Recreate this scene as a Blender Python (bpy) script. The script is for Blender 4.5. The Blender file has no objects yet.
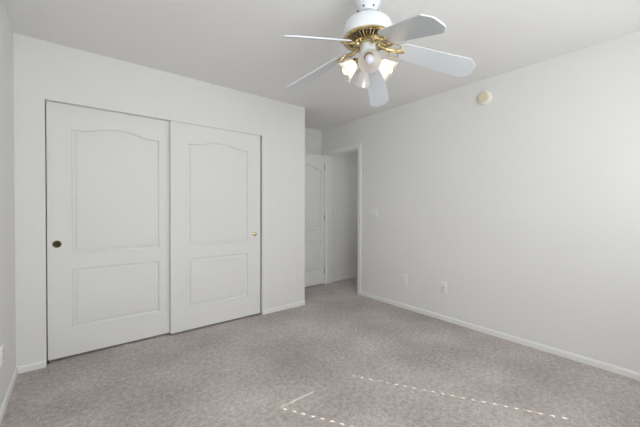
import bpy, bmesh, math, random
from mathutils import Vector, Matrix
R = math.radians
PI = math.pi
S = bpy.context.scene
C = S.collection
random.seed(4)

# ------------------------------------------------------------------ camera, world, sun, window light, added fill lamps, exposure
CAM_H = 1.196
F_PX, YAW, PITCH, ROLL = 304.8, R(51.23), R(0.586), R(0.138)
cam = bpy.data.cameras.new('camera'); camo = bpy.data.objects.new('camera', cam); C.objects.link(camo)
cam.sensor_width = 36; cam.sensor_fit = 'HORIZONTAL'; cam.lens = F_PX / 640 * 36
cam.shift_y = -(213.5 - 211.47) / 640
cam.clip_start = 0.02
F = Vector((math.cos(YAW), math.sin(YAW), 0)); RT = Vector((math.sin(YAW), -math.cos(YAW), 0)); Z = Vector((0, 0, 1))
fw = F * math.cos(PITCH) - Z * math.sin(PITCH); up = Z * math.cos(PITCH) + F * math.sin(PITCH)
r2 = RT * math.cos(ROLL) + up * math.sin(ROLL); u2 = up * math.cos(ROLL) - RT * math.sin(ROLL)
m = Matrix((r2, u2, -fw)).transposed().to_4x4(); m.translation = Vector((0, 0, CAM_H))
camo.matrix_world = m
S.camera = camo

w = bpy.data.worlds.new('sky'); S.world = w; w.use_nodes = True
nt = w.node_tree
bg = nt.nodes['Background']; bg.inputs[0].default_value = (0.55, 0.72, 1, 1); bg.inputs[1].default_value = 1.0

sun = bpy.data.lights.new('sun', 'SUN'); suno = bpy.data.objects.new('sun', sun); C.objects.link(suno)
sun.energy = 13; sun.angle = R(0.15); sun.color = (1, 0.93, 0.84)
sd = Vector((-0.68, 1.147, -1.0)).normalized()
suno.rotation_euler = sd.to_track_quat('-Z', 'Y').to_euler(); suno.location = (4, -4, 5)

def area(name, loc, direction, sx, sy, power, color=(1, 1, 1), spread=180):
    l = bpy.data.lights.new(name, 'AREA'); o = bpy.data.objects.new(name, l); C.objects.link(o)
    l.shape = 'RECTANGLE'; l.size = sx; l.size_y = sy; l.energy = power; l.color = color; l.spread = R(spread)
    o.location = loc; o.rotation_euler = Vector(direction).to_track_quat('-Z', 'Y').to_euler()
    return o
area('window_daylight', (2.52, -0.54, 1.42), (-0.25, 1, 0.15), 0.95, 1.1, 7.5, (0.97, 0.995, 1.0))
area('back_wall_fill', (0.75, -0.54, 1.42), (0.1, 1, 0.1), 1.2, 1.1, 35, (0.97, 0.995, 1.0))  # added soft fill from the back wall, carries most of the room's light
area('upward_fill', (1.3, -0.2, 1.5), (0.15, 0.7, 1), 2.6, 0.7, 4, (0.98, 0.99, 1.0))  # added fill aimed forward and up, lifts the ceiling and far walls
area('hall_fill', (4.55, 2.6, 1.6), (-1, 0.25, -0.1), 0.7, 1.2, 3.6, (0.98, 0.99, 1.0))  # added lamp that brightens the hall, its source is made up

S.view_settings.view_transform = 'Standard'; S.view_settings.look = 'None'
S.view_settings.gamma = 1; S.view_settings.use_curve_mapping = False
S.view_settings.exposure = 0.0

# ------------------------------------------------------------------ room dimensions
H = 2.44
YC, XR, XL, YE, XS, YB = 3.066, 3.075, -0.3375, 3.801, 2.22, -0.56
OL, OR_, OT = -0.175, 1.633, 2.007            # closet opening
DY0, DY1, DT = 2.977, 3.69, 2.03              # bedroom doorway in the right wall
WT = 0.12                                     # wall thickness
HX, HY = XR + WT, 3.745                       # hall beyond the doorway
WX0, WX1, WZ0, WZ1 = 2.03, 3.01, 0.86, 2.00   # window in the wall behind the camera
VX0, VX1 = 0.15, 1.35                         # added second window in the same wall, goes with the fill lamp

# ------------------------------------------------------------------ materials
def mat(name, color, rough=0.5, metal=0.0, spec=0.5, **kw):
    m = bpy.data.materials.new(name); m.use_nodes = True
    b = m.node_tree.nodes['Principled BSDF']
    b.inputs['Base Color'].default_value = (*color, 1); b.inputs['Roughness'].default_value = rough
    b.inputs['Metallic'].default_value = metal; b.inputs['Specular IOR Level'].default_value = spec
    for k, v in kw.items():
        b.inputs[k.replace('_', ' ')].default_value = v
    return m
def noise(m, scale, detail=2, rough=0.5):
    n = m.node_tree.nodes.new('ShaderNodeTexNoise'); n.inputs['Scale'].default_value = scale
    n.inputs['Detail'].default_value = detail; n.inputs['Roughness'].default_value = rough
    t = m.node_tree.nodes.new('ShaderNodeTexCoord')
    m.node_tree.links.new(t.outputs['Object'], n.inputs['Vector'])
    return n
def bump(m, src, strength, dist):
    b = m.node_tree.nodes.new('ShaderNodeBump'); b.inputs['Strength'].default_value = strength
    b.inputs['Distance'].default_value = dist
    m.node_tree.links.new(src, b.inputs['Height'])
    m.node_tree.links.new(b.outputs[0], m.node_tree.nodes['Principled BSDF'].inputs['Normal'])
def ramp(m, src, stops, dst='Base Color'):
    r = m.node_tree.nodes.new('ShaderNodeValToRGB')
    cr = r.color_ramp
    while len(cr.elements) < len(stops): cr.elements.new(0.5)
    for e, (p, c) in zip(cr.elements, stops): e.position = p; e.color = (*c, 1)
    m.node_tree.links.new(src, r.inputs[0])
    if dst: m.node_tree.links.new(r.outputs[0], m.node_tree.nodes['Principled BSDF'].inputs[dst])
    return r

def painted(name, c, bs=0.25, sc=90):
    m = mat(name, c, 0.6, spec=0.3)
    n = noise(m, sc, 3); bump(m, n.outputs[0], bs, 0.002)
    k = noise(m, 1.3, 2)
    ramp(m, k.outputs[0], [(0.3, tuple(x * 0.985 for x in c)), (0.7, c)])
    return m
M = {}
M['wall'] = painted('wall_paint', (0.86, 0.857, 0.845))
M['ceiling'] = painted('ceiling_paint', (0.895, 0.89, 0.88), 0.45, 60)
M['trim'] = mat('trim_paint', (0.90, 0.895, 0.88), 0.35)
M['door'] = painted('door_paint', (0.86, 0.86, 0.85), 0.06, 220)
M['dark'] = mat('black_rubber', (0.02, 0.02, 0.02), 0.7)
M['brass'] = mat('polished_brass', (0.83, 0.62, 0.26), 0.2, 1.0)
n = noise(M['brass'], 8); ramp(M['brass'], n.outputs[0], [(0.3, (0.46, 0.37, 0.20)), (0.7, (0.78, 0.67, 0.43))])
M['old_brass'] = mat('tarnished_brass', (0.13, 0.10, 0.035), 0.4, 1.0)
M['fan_white'] = mat('fan_white_enamel', (0.80, 0.83, 0.87), 0.25)
n = noise(M['fan_white'], 5); ramp(M['fan_white'], n.outputs[0], [(0.3, (0.70, 0.735, 0.77)), (0.7, (0.73, 0.76, 0.79))])
M['blade'] = mat('fan_blade_laminate', (0.70, 0.74, 0.78), 0.35)
n = noise(M['blade'], 6); ramp(M['blade'], n.outputs[0], [(0.3, (0.60, 0.63, 0.665)), (0.7, (0.63, 0.655, 0.69))])
M['steel'] = mat('hinge_metal', (0.45, 0.40, 0.30), 0.35, 1.0)
M['plastic'] = mat('white_plastic', (0.89, 0.89, 0.87), 0.3)
M['slot'] = mat('dark_slot', (0.05, 0.05, 0.05), 0.6)
M['cream'] = mat('aged_cream_plastic', (0.80, 0.71, 0.47), 0.45)
n = noise(M['cream'], 30); ramp(M['cream'], n.outputs[0], [(0.3, (0.80, 0.73, 0.53)), (0.7, (0.87, 0.81, 0.63))])
M['cream_base'] = mat('pale_cream_plastic', (0.93, 0.92, 0.86), 0.45)
M['blind'] = mat('blind_vinyl', (0.82, 0.82, 0.80), 0.4)

# carpet: mottled cut pile
m = mat('carpet_pile', (0.36, 0.31, 0.29), 1.0, spec=0.05); M['carpet'] = m
b = m.node_tree.nodes['Principled BSDF']; b.inputs['Sheen Weight'].default_value = 0.15
fine = noise(m, 150, 2, 0.8); mid = noise(m, 34, 3, 0.7); big = noise(m, 1.8, 3, 0.5)
mx = m.node_tree.nodes.new('ShaderNodeMath'); mx.operation = 'MULTIPLY_ADD'; mx.inputs[1].default_value = 0.50
m.node_tree.links.new(fine.outputs[0], mx.inputs[0])
m2 = m.node_tree.nodes.new('ShaderNodeMath'); m2.operation = 'MULTIPLY_ADD'; m2.inputs[1].default_value = 0.28
m.node_tree.links.new(mid.outputs[0], m2.inputs[0])
m3 = m.node_tree.nodes.new('ShaderNodeMath'); m3.operation = 'MULTIPLY'; m3.inputs[1].default_value = 0.22
m.node_tree.links.new(big.outputs[0], m3.inputs[0]); m.node_tree.links.new(m3.outputs[0], m2.inputs[2])
m.node_tree.links.new(m2.outputs[0], mx.inputs[2])
ramp(m, mx.outputs[0], [(0.36, (0.24, 0.208, 0.195)), (0.5, (0.53, 0.475, 0.45)), (0.64, (0.88, 0.81, 0.78))])
bump(m, fine.outputs[0], 0.8, 0.006)

# frosted lamp glass, lit from within by its bulb
m = bpy.data.materials.new('frosted_glass'); m.use_nodes = True; M['glass'] = m
nt = m.node_tree; nt.nodes.remove(nt.nodes['Principled BSDF'])
tr = nt.nodes.new('ShaderNodeBsdfTranslucent'); tr.inputs[0].default_value = (0.97, 0.965, 0.95, 1)
gl = nt.nodes.new('ShaderNodeBsdfGlossy'); gl.inputs['Roughness'].default_value = 0.15
tp = nt.nodes.new('ShaderNodeBsdfTransparent'); tp.inputs[0].default_value = (0.95, 0.96, 0.97, 1)
m1 = nt.nodes.new('ShaderNodeMixShader'); m1.inputs[0].default_value = 0.12
mm = nt.nodes.new('ShaderNodeMixShader')
nz = nt.nodes.new('ShaderNodeTexNoise'); nz.inputs['Scale'].default_value = 25
mr = nt.nodes.new('ShaderNodeMapRange'); mr.inputs['To Min'].default_value = 0.16; mr.inputs['To Max'].default_value = 0.28
nt.links.new(nz.outputs[0], mr.inputs[0]); nt.links.new(mr.outputs[0], mm.inputs[0])
nt.links.new(tr.outputs[0], m1.inputs[1]); nt.links.new(gl.outputs[0], m1.inputs[2])
nt.links.new(m1.outputs[0], mm.inputs[1]); nt.links.new(tp.outputs[0], mm.inputs[2])
nt.links.new(mm.outputs[0], nt.nodes['Material Output'].inputs[0])
def bulb_mat(name, c, e, st):
    return mat(name, c, 0.3, Emission_Color=(*e, 1), Emission_Strength=st)
M['bulb_warm'] = bulb_mat('lit_bulb', (0.9, 0.88, 0.85), (1, 0.80, 0.58), 4.2)
M['bulb_cool'] = bulb_mat('unlit_bulb', (0.62, 0.60, 0.70), (0.80, 0.76, 1.0), 0.0)
m = bpy.data.materials.new('window_glass'); m.use_nodes = True; M['pane'] = m
nt = m.node_tree; nt.nodes.remove(nt.nodes['Principled BSDF'])
tp = nt.nodes.new('ShaderNodeBsdfTransparent'); gl = nt.nodes.new('ShaderNodeBsdfGlossy'); gl.inputs['Roughness'].default_value = 0.02
mm = nt.nodes.new('ShaderNodeMixShader'); mm.inputs[0].default_value = 0.06
nt.links.new(tp.outputs[0], mm.inputs[1]); nt.links.new(gl.outputs[0], mm.inputs[2]); nt.links.new(mm.outputs[0], nt.nodes['Material Output'].inputs[0])

# ------------------------------------------------------------------ mesh helpers
def box(bm, x0, x1, y0, y1, z0, z1, bev=0.0, mtx=None):
    vs = [bm.verts.new(Vector(v)) for v in ((x0, y0, z0), (x1, y0, z0), (x1, y1, z0), (x0, y1, z0), (x0, y0, z1), (x1, y0, z1), (x1, y1, z1), (x0, y1, z1))]
    fs = [bm.faces.new([vs[i] for i in q]) for q in ((0, 3, 2, 1), (4, 5, 6, 7), (0, 1, 5, 4), (1, 2, 6, 5), (2, 3, 7, 6), (3, 0, 4, 7))]
    if bev:
        es = list({e for f in fs for e in f.edges})
        r = bmesh.ops.bevel(bm, geom=es, offset=bev, segments=2, affect='EDGES', profile=0.5)
        vs = list({v for f in r['faces'] for v in f.verts} | {v for v in vs if v.is_valid})
    if mtx is not None:
        bmesh.ops.transform(bm, matrix=mtx, verts=vs)
    return vs
def lathe(bm, prof, n=32, mtx=None, close=False):
    rings = []
    for r, z in prof:
        if r < 1e-5: rings.append([bm.verts.new((0, 0, z))])
        else: rings.append([bm.verts.new((r * math.cos(2 * PI * k / n), r * math.sin(2 * PI * k / n), z)) for k in range(n)])
    pr = list(zip(rings, rings[1:]))
    if close: pr.append((rings[-1], rings[0]))
    for a, b in pr:
        for k in range(n):
            j = (k + 1) % n
            if len(a) == 1 and len(b) == 1: continue
            if len(a) == 1: bm.faces.new((a[0], b[k], b[j]))
            elif len(b) == 1: bm.faces.new((a[k], a[j], b[0]))
            else: bm.faces.new((a[k], a[j], b[j], b[k]))
    vs = [v for r in rings for v in r]
    if mtx is not None: bmesh.ops.transform(bm, matrix=mtx, verts=vs)
    return vs
def tube(bm, pts, rad, n=10, closed=False):
    pts = [Vector(p) for p in pts]; rings = []
    N = len(pts); prev = None
    for i, p in enumerate(pts):
        if closed: t = pts[(i + 1) % N] - pts[i - 1]
        else: t = pts[min(i + 1, N - 1)] - pts[max(i - 1, 0)]
        t.normalize()
        a = prev if prev is not None else (Vector((0, 0, 1)) if abs(t.z) < 0.9 else Vector((1, 0, 0)))
        a = (a - t * a.dot(t)).normalized(); prev = a; b = t.cross(a)
        rr = rad[i] if isinstance(rad, (list, tuple)) else rad
        rings.append([bm.verts.new(p + (a * math.cos(2 * PI * k / n) + b * math.sin(2 * PI * k / n)) * rr) for k in range(n)])
    for i in range(N if closed else N - 1):
        a, b = rings[i], rings[(i + 1) % N]
        for k in range(n):
            bm.faces.new((a[k], a[(k + 1) % n], b[(k + 1) % n], b[k]))
    if not closed:
        bm.faces.new(rings[0][::-1]); bm.faces.new(rings[-1])
def obj(name, bm, m, parent=None, smooth=False, loc=None):
    bmesh.ops.recalc_face_normals(bm, faces=bm.faces[:])
    me = bpy.data.meshes.new(name)
    if smooth:
        for f in bm.faces: f.smooth = True
        for e in bm.edges:
            if len(e.link_faces) == 2 and e.calc_face_angle(0) > R(38): e.smooth = False
    bm.to_mesh(me); bm.free(); me.materials.append(M[m])
    o = bpy.data.objects.new(name, me); C.objects.link(o)
    if parent is not None: o.parent = parent
    if loc is not None: o.location = loc
    return o
def struct(name, bm, m, parent=None, label=None, category=None, smooth=False):
    o = obj(name, bm, m, parent, smooth)
    if parent is None:
        o['kind'] = 'structure'
        if label: o['label'] = label; o['category'] = category
    return o
def thing(name, label, cat, loc=(0, 0, 0), rot=(0, 0, 0), group=None):
    o = bpy.data.objects.new(name, None); C.objects.link(o); o.empty_display_size = 0.1
    o.location = loc; o.rotation_euler = rot; o['label'] = label; o['category'] = cat
    if group: o['group'] = group
    return o
def boxes(*bs, bev=0):
    bm = bmesh.new()
    for b in bs: box(bm, *b, bev=bev)
    return bm

# ------------------------------------------------------------------ floor, ceiling, walls
HXE = 4.75; HY0 = 1.6; CD = 3.80             # hall end, hall near side, closet back
struct('floor', boxes((XL - WT, XR, YB - WT, YE + WT, -0.05, 0), (XR, HXE + WT, HY0 - WT, HY + 0.6, -0.05, 0)), 'carpet', None,
       'taupe mottled cut-pile carpet covering the whole bedroom floor', 'carpet')
struct('ceiling', boxes((XL - WT, HX, YB - WT, YE + WT, H, H + 0.1), (HX, HXE + WT, HY0 - WT, HY + 0.6, H, H + 0.1)), 'ceiling', None,
       'white lightly textured flat ceiling above the fan', 'ceiling')
struct('wall_left', boxes((XL - WT, XL, YB - WT, CD + WT, 0, H)), 'wall', None, 'narrow sliver of white wall at the left edge of the photo', 'wall')
struct('wall_closet', boxes((XL, OL, YC, YC + WT, 0, H), (OL, OR_, YC, YC + WT, OT, H), (OR_, XS, YC, YC + WT, 0, H), (XS - WT, XS, YC + WT, CD, 0, H)),
       'wall', None, 'white wall holding the wide sliding closet opening', 'wall')
struct('wall_end', boxes((XL, HX, YE, YE + WT, 0, H)), 'wall', None, 'short white wall at the back of the entry nook, above the open door', 'wall')
struct('wall_right', boxes((XR, HX, YB - WT, DY0 - 0.018, 0, H), (XR, HX, DY0 - 0.018, DY1 + 0.018, DT + 0.018, H), (XR, HX, DY1 + 0.018, YE, 0, H)), 'wall', None,
       'long plain white wall with the smoke alarm and doorway', 'wall')
struct('wall_back', boxes((XL, VX0, YB - WT, YB, 0, H), (VX0, VX1, YB - WT, YB, 0, WZ0), (VX0, VX1, YB - WT, YB, WZ1, H), (VX1, WX0, YB - WT, YB, 0, H),
                          (WX0, WX1, YB - WT, YB, 0, WZ0), (WX0, WX1, YB - WT, YB, WZ1, H), (WX1, XR, YB - WT, YB, 0, H)), 'wall')
struct('trim_3', boxes((HX, HXE, HY - 0.012, HY, 1.955, 1.972), bev=0.002), 'trim')
struct('wall_hall', boxes((HX, HXE, HY, HY + 0.12, 0, H)), 'wall', None,
       'grey-looking hall wall seen through the doorway', 'wall')
struct('wall_hall_end', boxes((HXE, HXE + WT, HY0 - WT, HY + 0.6, 0, H), (HX, HXE, HY0 - WT, HY0, 0, H)), 'wall')

# baseboards: profiled strip along a run
def base_run(bm, a, b, nrm, h=0.05, t=0.012):
    a, b, nrm = Vector((*a, 0)), Vector((*b, 0)), Vector((*nrm, 0))
    prof = [(0, 0), (t, 0), (t, h - 0.012), (t * 0.75, h - 0.004), (t * 0.4, h), (0, h)]
    ra = [bm.verts.new(a + nrm * x + Z * z) for x, z in prof]; rb = [bm.verts.new(b + nrm * x + Z * z) for x, z in prof]
    for i in range(len(prof)):
        j = (i + 1) % len(prof); bm.faces.new((ra[i], ra[j], rb[j], rb[i]))
    bm.faces.new(ra[::-1]); bm.faces.new(rb)
def baseboard(name, runs, label=None):
    bm = bmesh.new()
    for r in runs: base_run(bm, *r)
    struct(name, bm, 'trim', None, label, 'baseboard' if label else None)
baseboard('baseboard_left', [((XL, YB), (XL, YC), (1, 0))], 'white baseboard along the left wall')
baseboard('baseboard_closet', [((XL, YC), (OL, YC), (0, -1)), ((OR_, YC), (XS + 0.012, YC), (0, -1)), ((XS, YC - 0.012), (XS, YE), (1, 0))],
          'white baseboard pieces on both sides of the sliding closet doors')
baseboard('baseboard_end', [((XS, YE), (XR, YE), (0, -1))])
baseboard('baseboard_right', [((XR, YB), (XR, DY0 - 0.06), (-1, 0))], 'long white baseboard along the right wall')
baseboard('baseboard_back', [((XL, YB), (XR, YB), (0, 1))])
baseboard('baseboard_hall', [((HX, HY), (HXE, HY), (0, -1))], 'white baseboard in the hall beyond the doorway')

# doorway casing and jamb
def casing(name, face_x, sgn):
    bm = bmesh.new()
    W = 0.06
    prof = [(0, 0.010), (0.012, 0.016), (0.03, 0.013), (0.052, 0.017), (W, 0.014), (W, 0), (0, 0)]   # (distance from opening, projection)
    path = [(DY0, 0, -1, 0), (DY0, DT, -1, 1), (DY1, DT, 1, 1), (DY1, 0, 1, 0)]
    rings = []
    for y, z, oy, oz in path:
        rings.append([bm.verts.new((face_x + sgn * t, y + oy * d, z + oz * d)) for d, t in prof])
    n = len(prof)
    for a, b in zip(rings, rings[1:]):
        for i in range(n): bm.faces.new((a[i], a[(i + 1) % n], b[(i + 1) % n], b[i]))
    bm.faces.new(rings[0]); bm.faces.new(rings[-1][::-1])
    return bm
cz = struct('trim_1', casing('trim', XR, -1), 'trim', None, 'white moulded casing and jamb framing the open doorway', 'door frame')
bm = boxes((XR, HX, DY0 - 0.018, DY0, 0, DT + 0.018), (XR, HX, DY1, DY1 + 0.018, 0, DT + 0.018), (XR, HX, DY0, DY1, DT, DT + 0.018))
box(bm, XR + 0.045, XR + 0.08, DY0, DY0 + 0.011, 0, DT); box(bm, XR + 0.045, XR + 0.08, DY1 - 0.011, DY1, 0, DT); box(bm, XR + 0.045, XR + 0.08, DY0 + 0.011, DY1 - 0.011, DT - 0.011, DT)
struct('jamb', bm, 'trim', cz)
struct('casing', casing('trim', HX, 1), 'trim', cz)

# ------------------------------------------------------------------ moulded two-panel doors
def arch_outline(x0, x1, z0, z1, rise, off, n=24):
    """outline of a panel, arched at the top, inset by off (anticlockwise)"""
    x0 += off; x1 -= off; z0 += off; zt = z1 - off
    pts = [(x0, z0), (x1, z0)]
    for k in range(n + 1):
        t = k / n; x = x1 + (x0 - x1) * t
        s = min(1, max(0, (0.5 - abs(t - 0.5) - 0.06) / 0.40)); s = s * s * (3 - 2 * s)
        pts.append((x, zt + rise * s))
    return pts
def panel_door(x0, x1, z0, z1, thick, panels):
    """front face at y=0 (facing -y), panels = (x0,x1,z0,z1,rise)"""
    bm = bmesh.new()
    outer = [bm.verts.new((x, 0, z)) for x, z in ((x0, z0), (x1, z0), (x1, z1), (x0, z1))]
    edges = [bm.edges.new((outer[i], outer[(i + 1) % 4])) for i in range(4)]
    steps = [(0.0, 0.0), (0.003, 0.009), (0.007, 0.0145), (0.012, 0.0155), (0.020, 0.012), (0.029, 0.008), (0.031, 0.0018), (0.035, 0.001)]
    for (a, b, c, d, rise) in panels:
        prev = None
        for off, dep in steps:
            ring = [bm.verts.new((x, dep, z)) for x, z in arch_outline(a, b, c, d, rise, off)]
            N = len(ring)
            if prev is None:
                edges += [bm.edges.new((ring[i], ring[(i + 1) % N])) for i in range(N)]
            else:
                for i in range(N): bm.faces.new((prev[i], prev[(i + 1) % N], ring[(i + 1) % N], ring[i]))
            prev = ring
        c_ = bm.faces.new(prev)
        bmesh.ops.triangulate(bm, faces=[c_])
    bmesh.ops.triangle_fill(bm, edges=edges, use_beauty=True, use_dissolve=False)
    back = [bm.verts.new((v.co.x, thick, v.co.z)) for v in outer]
    for i in range(4):
        j = (i + 1) % 4; bm.faces.new((outer[i], outer[j], back[j], back[i]))
    bm.faces.new(back)
    return bm
def leaf(name, x0, x1, z0, z1, yf, panels, label):
    o = struct(name, panel_door(x0, x1, z0, z1, 0.035, panels), 'door', None, label, 'door', smooth=True)
    o.location = (0, yf, 0)
    return o
def finger_pull(par, x, z, m, dish):
    bm = bmesh.new()
    if dish: prof = [(0, -0.0015), (0.019, -0.0015), (0.0215, -0.003), (0.0245, -0.0035), (0.028, -0.002), (0.0285, 0.002)]
    else: prof = [(0, -0.024), (0.013, -0.0235), (0.022, -0.019), (0.022, -0.013), (0.013, -0.009), (0.008, -0.004), (0.019, -0.002), (0.0195, 0.001)]
    lathe(bm, prof, 24, Matrix.Rotation(R(-90), 4, 'X'))
    # the lathe axis z now points to +y (into the door)
    o = obj('door_pull', bm, m, par, True, (x, 0, z))
    return o
dl = leaf('door_1', OL + 0.006, 0.745, 0.018, OT + 0.03, YC + 0.062,
          [(-0.022, 0.605, 0.826, 1.815, 0.045), (-0.022, 0.605, 0.238, 0.706, 0)], 'left sliding closet door with arched panel and dark recessed pull')
p1 = finger_pull(dl, -0.112, 0.912, 'old_brass', True); p1['label'] = 'dark tarnished brass recessed pull'
bm = bmesh.new(); lathe(bm, [(0, -0.0035), (0.017, -0.0035), (0.0185, -0.001), (0, -0.001)], 20, Matrix.Rotation(R(-90), 4, 'X')); obj('pull_cup', bm, 'dark', p1, True, (0, 0.0015, 0))
dr = leaf('door_2', 0.693, 1.618, 0.018, OT + 0.03, YC + 0.018,
          [(0.843, 1.468, 0.832, 1.815, 0.045), (0.843, 1.468, 0.238, 0.706, 0)], 'right sliding closet door with arched panel and bright brass knob')
p2 = finger_pull(dr, 1.542, 0.912, 'brass', False); p2['label'] = 'shiny brass knob'
de = leaf('door_3', 2.360, 3.049, 0.015, 2.025, DY1 + 0.003,
          [(2.465, 2.985, 0.826, 1.80, 0.05), (2.465, 2.985, 0.238, 0.706, 0)], 'bedroom door swung open flat against the end wall of the nook')
for z in (1.832, 1.05, 0.221):
    bm = bmesh.new(); tube(bm, [(0, 0, -0.045), (0, 0, 0.045)], 0.006, 10); box(bm, -0.002, 0.002, 0, 0.02, -0.044, 0.044)
    obj('hinge', bm, 'steel', de, True, (3.0525, -0.005, z))
# closet head track and floor guide
struct('trim_2', boxes((OL, OR_, YC + 0.012, YC + 0.015, OT - 0.0, OT + 0.05), (OL, OR_, YC + 0.055, YC + 0.058, OT + 0.035, OT + 0.06), (OL, OR_, YC + 0.012, YC + 0.11, OT + 0.05, OT + 0.06)), 'trim')
bm = boxes((-0.172, -0.162, YC + 0.048, YC + 0.058, 0, 0.022), bev=0.001)
o = obj('floor_guide', bm, 'dark'); o['label'] = 'tiny black floor guide at the left foot of the closet opening'; o['category'] = 'door guide'

# ------------------------------------------------------------------ window behind the camera and an added second one, with closed blinds
def window(name, x0, x1, cords, slit):
    bm = boxes((x0, x0 + 0.04, YB - 0.11, YB - 0.06, WZ0, WZ1), (x1 - 0.04, x1, YB - 0.11, YB - 0.06, WZ0, WZ1),
               (x0 + 0.04, x1 - 0.04, YB - 0.11, YB - 0.06, WZ0, WZ0 + 0.04), (x0 + 0.04, x1 - 0.04, YB - 0.11, YB - 0.06, WZ1 - 0.04, WZ1))
    f = struct(name, bm, 'trim')
    obj('pane', boxes((x0 + 0.04, x1 - 0.04, YB - 0.088, YB - 0.084, WZ0 + 0.04, WZ1 - 0.04)), 'pane', f)
    t = thing('window_blind', 'closed white slatted blind in the window', 'blind', (0, 0, 0), group='blinds of the windows behind the camera')
    yb = YB - 0.04
    obj('headrail', boxes((x0 + 0.002, x1 - 0.002, yb - 0.004, yb + 0.022, WZ1 - 0.06, WZ1 - 0.001)), 'blind', t)
    obj('bottom_rail', boxes((x0 + 0.002, x1 - 0.002, yb - 0.012, yb + 0.012, WZ0, WZ0 + 0.02)), 'blind', t)
    bm = bmesh.new(); z = 1.89
    if slit:                                                    # the crooked top slat leaves a hairline of sun
        a, b = slit
        box(bm, x0 + 0.002, a, yb - 0.001, yb + 0.001, z - 0.02, z); box(bm, b, x1 - 0.002, yb - 0.001, yb + 0.001, z - 0.02, z)
        box(bm, a, b, yb - 0.001, yb + 0.001, z - 0.02, z - 0.0045)
    else: box(bm, x0 + 0.002, x1 - 0.002, yb - 0.001, yb + 0.001, z - 0.02, z)
    box(bm, x0 + 0.002, x1 - 0.002, yb - 0.001, yb + 0.001, z, WZ1 - 0.06)
    z -= 0.02
    hw = 0.0045
    while z > WZ0 + 0.02:
        zb = max(z - 0.0442, WZ0 + 0.02)
        xs = [x0 + 0.002] + [q for c in cords for q in (c - hw, c + hw)] + [x1 - 0.002]
        for i in range(0, len(xs), 2): box(bm, xs[i], xs[i + 1], yb - 0.001, yb + 0.001, zb, z)
        for c in cords: box(bm, c - hw, c + hw, yb - 0.001, yb + 0.001, zb, min(zb + 0.025, z))
        z = zb
    obj('slats', bm, 'blind', t)
window('window_1', WX0, WX1, (2.235, 2.812), (2.235, 2.50))
window('added_window', VX0, VX1, (), None)  # made-up window, gives the back wall fill a place to come from

# ------------------------------------------------------------------ wall plates
def plate_thing(name, label, cat, loc, rotz, w, h, group=None):
    """local frame: x right, z up, faces -y"""
    t = thing(name, label, cat, loc, (0, 0, rotz), group)
    bm = bmesh.new(); box(bm, -w / 2, w / 2, -0.008, 0, -h / 2, h / 2, bev=0.002)
    obj('plate', bm, 'plastic', t, True)
    return t
def socket(par, z):
    bm = bmesh.new(); box(bm, -0.0165, 0.0165, -0.0105, -0.007, z - 0.0135, z + 0.0135, bev=0.003)
    s = obj('socket', bm, 'plastic', par, True)
    bm = bmesh.new()
    box(bm, -0.0075, -0.0055, -0.0112, -0.007, z - 0.002, z + 0.006); box(bm, 0.0055, 0.0075, -0.0112, -0.007, z - 0.002, z + 0.006)
    lathe(bm, [(0, -0.0112), (0.0024, -0.0112), (0.0024, -0.007)], 10, Matrix.Translation((0, 0, z - 0.008)) @ Matrix.Rotation(R(-90), 4, 'X') @ Matrix.Translation((0, 0, 0)))
    obj('slots', bm, 'slot', s)
def screw(par, x, z):
    bm = bmesh.new(); lathe(bm, [(0, -0.0095), (0.003, -0.009), (0.0035, -0.007)], 10, Matrix.Translation((x, 0, z)) @ Matrix.Rotation(R(-90), 4, 'X'))
    obj('screw', bm, 'plastic', par, True)
def outlet(label, loc, rotz, group=None):
    t = plate_thing('wall_outlet', label, 'outlet', loc, rotz, 0.070, 0.115, group)
    socket(t, 0.0205); socket(t, -0.0205); screw(t, 0, 0)
    return t
RW = R(-90)                      # faces -x (right wall)
outlet('white duplex outlet on the closet wall beside the nook corner', (2.142, YC, 0.341), 0)
outlet('white duplex outlet on the right wall, nearer the doorway', (XR, 2.205, 0.347), RW)
outlet('white outlet at the left edge of the photo, low on the left wall', (XL, 2.50, 0.352), R(90))
t = plate_thing('cable_plate', 'white wall plate with a small dark jack, low on the right wall', 'wall plate', (XR, 1.706, 0.350), RW, 0.072, 0.118)
bm = bmesh.new(); lathe(bm, [(0, -0.016), (0.0035, -0.016), (0.0035, -0.012), (0.006, -0.012), (0.006, -0.005)], 16, Matrix.Rotation(R(-90), 4, 'X'))
obj('coaxial_jack', bm, 'slot', t, True); screw(t, 0, 0.042); screw(t, 0, -0.042)
def switches(label, loc, rotz, gangs):
    w = 0.07 + 0.046 * (gangs - 1)
    t = plate_thing('light_switch', label, 'light switch', loc, rotz, w, 0.115)
    for k in range(gangs):
        x = (k - (gangs - 1) / 2) * 0.046
        bm = bmesh.new(); box(bm, x - 0.0165, x + 0.0165, -0.0105, -0.007, -0.033, 0.033, bev=0.0015)
        obj('rocker', bm, 'plastic', t, True); 
    return t
switches('white three-rocker switch plate on the wall just right of the doorway', (XR, 2.705, 1.128), RW, 3)
switches('narrow switch plate on the hall wall beside the door jamb', (3.292, HY, 1.130), 0, 1)
switches('wide switch plate on the hall wall seen mid-doorway', (3.618, HY, 1.130), 0, 4)

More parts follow.
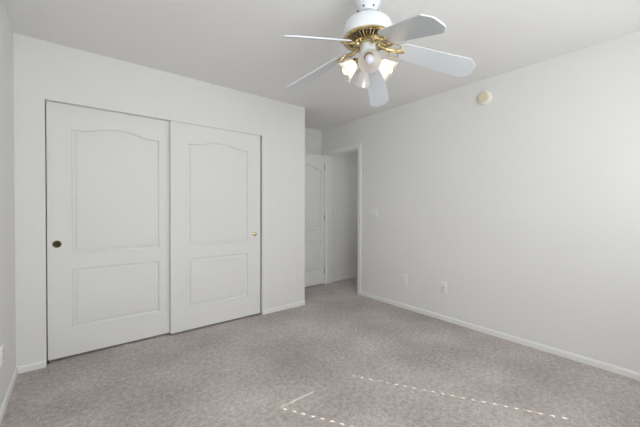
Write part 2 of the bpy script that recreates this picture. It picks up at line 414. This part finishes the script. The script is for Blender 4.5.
# ------------------------------------------------------------------ smoke alarm
t = thing('smoke_alarm', 'round yellowed smoke alarm high on the right wall', 'smoke alarm', (XR, 1.297, 2.256), (0, 0, RW))
ax = Matrix.Rotation(R(90), 4, 'X')      # lathe z points to -y (out of the wall)
bm = bmesh.new(); lathe(bm, [(0, 0), (0.062, 0), (0.064, 0.006), (0.063, 0.032), (0.058, 0.038), (0, 0.038)], 40, ax); obj('mounting_base', bm, 'cream_base', t, True)
bm = bmesh.new(); lathe(bm, [(0, 0.037), (0.050, 0.037), (0.050, 0.042), (0.046, 0.053), (0.040, 0.058), (0.033, 0.059), (0.031, 0.053), (0.025, 0.053), (0.023, 0.058), (0.014, 0.059), (0.012, 0.055), (0, 0.055)], 40, ax)
obj('cover', bm, 'cream', t, True)
bm = bmesh.new(); lathe(bm, [(0.0, 0.054), (0.009, 0.054), (0.009, 0.060), (0, 0.061)], 20, ax); obj('test_button', bm, 'cream', t, True)

# ------------------------------------------------------------------ ceiling fan
FX, FY = 1.271, 1.163
fan = thing('ceiling_fan', 'white five-blade ceiling fan with brass fittings and glass bell lights', 'ceiling fan', (FX, FY, 0))
bm = bmesh.new(); lathe(bm, [(0, H), (0.076, H), (0.079, H - 0.01), (0.079, H - 0.075), (0.074, H - 0.10), (0.063, H - 0.128), (0.050, H - 0.150), (0.043, H - 0.160), (0.036, H - 0.160), (0, H - 0.154)], 48)
can = obj('canopy', bm, 'fan_white', fan, True)
for k in range(6):
    a = 2 * PI * k / 6 + 0.3
    bm = bmesh.new(); box(bm, -0.004, 0.004, -0.004, 0.004, -0.006, 0.006, bev=0.0015)
    o = obj('vent_slot', bm, 'slot', can)
    o.matrix_local = Matrix.Translation((0.052 * math.cos(a), 0.052 * math.sin(a), H - 0.146)) @ Matrix.Rotation(a, 4, 'Z') @ Matrix.Rotation(R(-50), 4, 'Y')
bm = bmesh.new(); lathe(bm, [(0.014, H - 0.11), (0.014, 2.27)], 20); lathe(bm, [(0.014, 2.268), (0.026, 2.266), (0.028, 2.260), (0.028, 2.24), (0.014, 2.238)], 28); obj('downrod', bm, 'fan_white', fan, True)
bm = bmesh.new(); lathe(bm, [(0, 2.245), (0.050, 2.244), (0.086, 2.238), (0.114, 2.226), (0.131, 2.207), (0.138, 2.184), (0.139, 2.160), (0.137, 2.136), (0.134, 2.132), (0, 2.132)], 56)
obj('motor_housing', bm, 'fan_white', fan, True)
bm = bmesh.new(); lathe(bm, [(0.136, 2.137), (0.1385, 2.134), (0.137, 2.127), (0.126, 2.123), (0.118, 2.124), (0.112, 2.130)], 56); obj('brass_rim', bm, 'brass', fan, True)
bm = bmesh.new(); lathe(bm, [(0.112, 2.1325), (0.072, 2.122), (0, 2.122)], 40); vb = obj('vent_backing', bm, 'slot', fan, True)
bm = bmesh.new()
for k in range(36):
    a = 2 * PI * k / 36
    tube(bm, [(0.119 * math.cos(a), 0.119 * math.sin(a), 2.126), (0.098 * math.cos(a), 0.098 * math.sin(a), 2.121), (0.076 * math.cos(a), 0.076 * math.sin(a), 2.114)], 0.0025, 6)
obj('vent_fins', bm, 'brass', vb, True)
bm = bmesh.new(); lathe(bm, [(0, 2.123), (0.074, 2.123), (0.080, 2.119), (0.080, 2.108), (0.072, 2.103), (0.050, 2.100), (0, 2.100)], 40); obj('flywheel', bm, 'brass', fan, True)

# blades: (azimuth, tip height)
def blade_outline():
    pts = []
    r0, r1 = 0.175, 0.598; w0, w1 = 0.055, 0.069
    pts += [(r0 + 0.03, -w0), (r1 - 0.045, -w1), (r1 - 0.040, -w1 * 0.97), (r1 - 0.003, -w1 * 0.50), (r1, -w1 * 0.42), (r1, w1 * 0.42), (r1 - 0.003, w1 * 0.5), (r1 - 0.040, w1 * 0.97), (r1 - 0.045, w1), (r0 + 0.03, w0)]
    pts += [(r0 + 0.008, w0 * 0.8), (r0, w0 * 0.4), (r0, -w0 * 0.4), (r0 + 0.008, -w0 * 0.8)]
    return pts
HUBZ = 2.120
BL = [(181.5, 1.950, 22), (107.3, 1.974, 16), (33.0, 1.956, 16), (-41.0, 1.958, 16), (-108.5, 1.918, 16)]
for az, tz, pitch in BL:
    droop = math.asin((HUBZ - tz) / 0.585)
    mt = Matrix.Rotation(R(az), 4, 'Z') @ Matrix.Rotation(droop, 4, 'Y') @ Matrix.Rotation(R(-pitch), 4, 'X')
    bm = bmesh.new(); pts = blade_outline()
    lo = [bm.verts.new((x, y, -0.003)) for x, y in pts]; hi = [bm.verts.new((x, y, 0.003)) for x, y in pts]
    bm.faces.new(lo[::-1]); bm.faces.new(hi); n = len(pts)
    for i in range(n): bm.faces.new((lo[i], lo[(i + 1) % n], hi[(i + 1) % n], hi[i]))
    bl = obj('blade', bm, 'blade', fan); bl.matrix_local = Matrix.Translation((0, 0, HUBZ)) @ mt
    # ornate blade iron: stem, two open scroll loops, pointed leaf plate under the blade
    bm = bmesh.new(); zz = -0.009
    tube(bm, [(0.060, 0, zz + 0.004), (0.095, 0, zz - 0.004), (0.120, 0, zz - 0.003), (0.150, 0, zz)], [0.010, 0.009, 0.008, 0.006], 10)
    for s in (-1, 1):
        lp = [(0.152 + 0.032 * math.cos(a) , s * (0.028 + 0.020 * math.sin(a)), zz - 0.002) for a in [2 * PI * k / 18 for k in range(18)]]
        tube(bm, lp, 0.0034, 8, closed=True)
        tube(bm, [(0.098, 0, zz - 0.002), (0.112, s * 0.018, zz - 0.003), (0.130, s * 0.034, zz - 0.003), (0.142, s * 0.050, zz - 0.002)], [0.007, 0.006, 0.005, 0.003], 8)
    lf = [(0.150, 0), (0.168, 0.013), (0.185, 0.015), (0.204, 0.008), (0.215, 0), (0.204, -0.008), (0.185, -0.015), (0.168, -0.013)]
    a = [bm.verts.new((x, y, zz + 0.006)) for x, y in lf]; b = [bm.verts.new((0.182 + (x - 0.182) * 0.9, y * 0.8, zz)) for x, y in lf]
    bm.faces.new(a); bm.faces.new(b[::-1])
    for i in range(8): bm.faces.new((a[i], a[(i + 1) % 8], b[(i + 1) % 8], b[i]))
    for sx, sy in ((0.172, 0.0), (0.196, 0)):
        lathe(bm, [(0, zz - 0.004), (0.005, zz - 0.003), (0.006, zz)], 10, Matrix.Translation((sx, sy, 0)))
    obj('blade_iron', bm, 'brass', bl, True)

# light kit
bm = bmesh.new(); lathe(bm, [(0, 2.106), (0.040, 2.106), (0.043, 2.100), (0.043, 2.048), (0.040, 2.040), (0.034, 2.036), (0.034, 2.010), (0.028, 1.998), (0, 1.994)], 40); obj('light_fitter', bm, 'fan_white', fan, True)
bm = bmesh.new(); lathe(bm, [(0, 2.000), (0.020, 1.998), (0.024, 1.990), (0.012, 1.982), (0.006, 1.972), (0.009, 1.965), (0, 1.958)], 24); obj('finial', bm, 'brass', fan, True)
CAMAZ = 51.23
for dz, lit in ((90, True), (179, False), (-90, True), (9, False)):
    rz = Matrix.Rotation(R(CAMAZ + dz - 3), 4, 'Z')
    ca = obj('lamp_arm', (lambda b: (tube(b, [(0.030, 0, 2.020), (0.044, 0, 2.028), (0.056, 0, 2.024), (0.064, 0, 2.012)], 0.0075, 10),
                                     tube(b, [(0.030, 0, 2.010), (0.046, 0.0, 2.002), (0.052, 0.0, 2.012)], 0.003, 6), b)[-1])(bmesh.new()), 'brass', fan, True)
    ca.matrix_local = rz
    # shade frame: origin at neck, z axis along the shade
    fr = Matrix.Translation((0.062, 0, 2.012)) @ Matrix.Rotation(R(180 - 50), 4, 'Y')
    bm = bmesh.new(); lathe(bm, [(0, -0.006), (0.020, -0.006), (0.024, 0.0), (0.026, 0.014), (0.022, 0.018), (0, 0.018)], 24, fr)
    obj('socket_cup', bm, 'brass', ca, True)
    bm = bmesh.new()
    prof = [(0.023, 0.008), (0.027, 0.016), (0.032, 0.030), (0.038, 0.048), (0.045, 0.066), (0.052, 0.082), (0.058, 0.092), (0.060, 0.096)]
    inner = [(r - 0.0025, z) for r, z in prof[::-1]]
    lathe(bm, prof + inner, 40, fr, close=True)
    sh = obj('glass_shade', bm, 'glass', ca, True)
    bm = bmesh.new(); lathe(bm, [(0.012, 0.016), (0.013, 0.030), (0.018, 0.042), (0.0235, 0.056), (0.0245, 0.066), (0.022, 0.078), (0.015, 0.087), (0.007, 0.091), (0, 0.092)], 28, fr)
    obj('bulb', bm, 'bulb_warm' if lit else 'bulb_cool', sh, True)
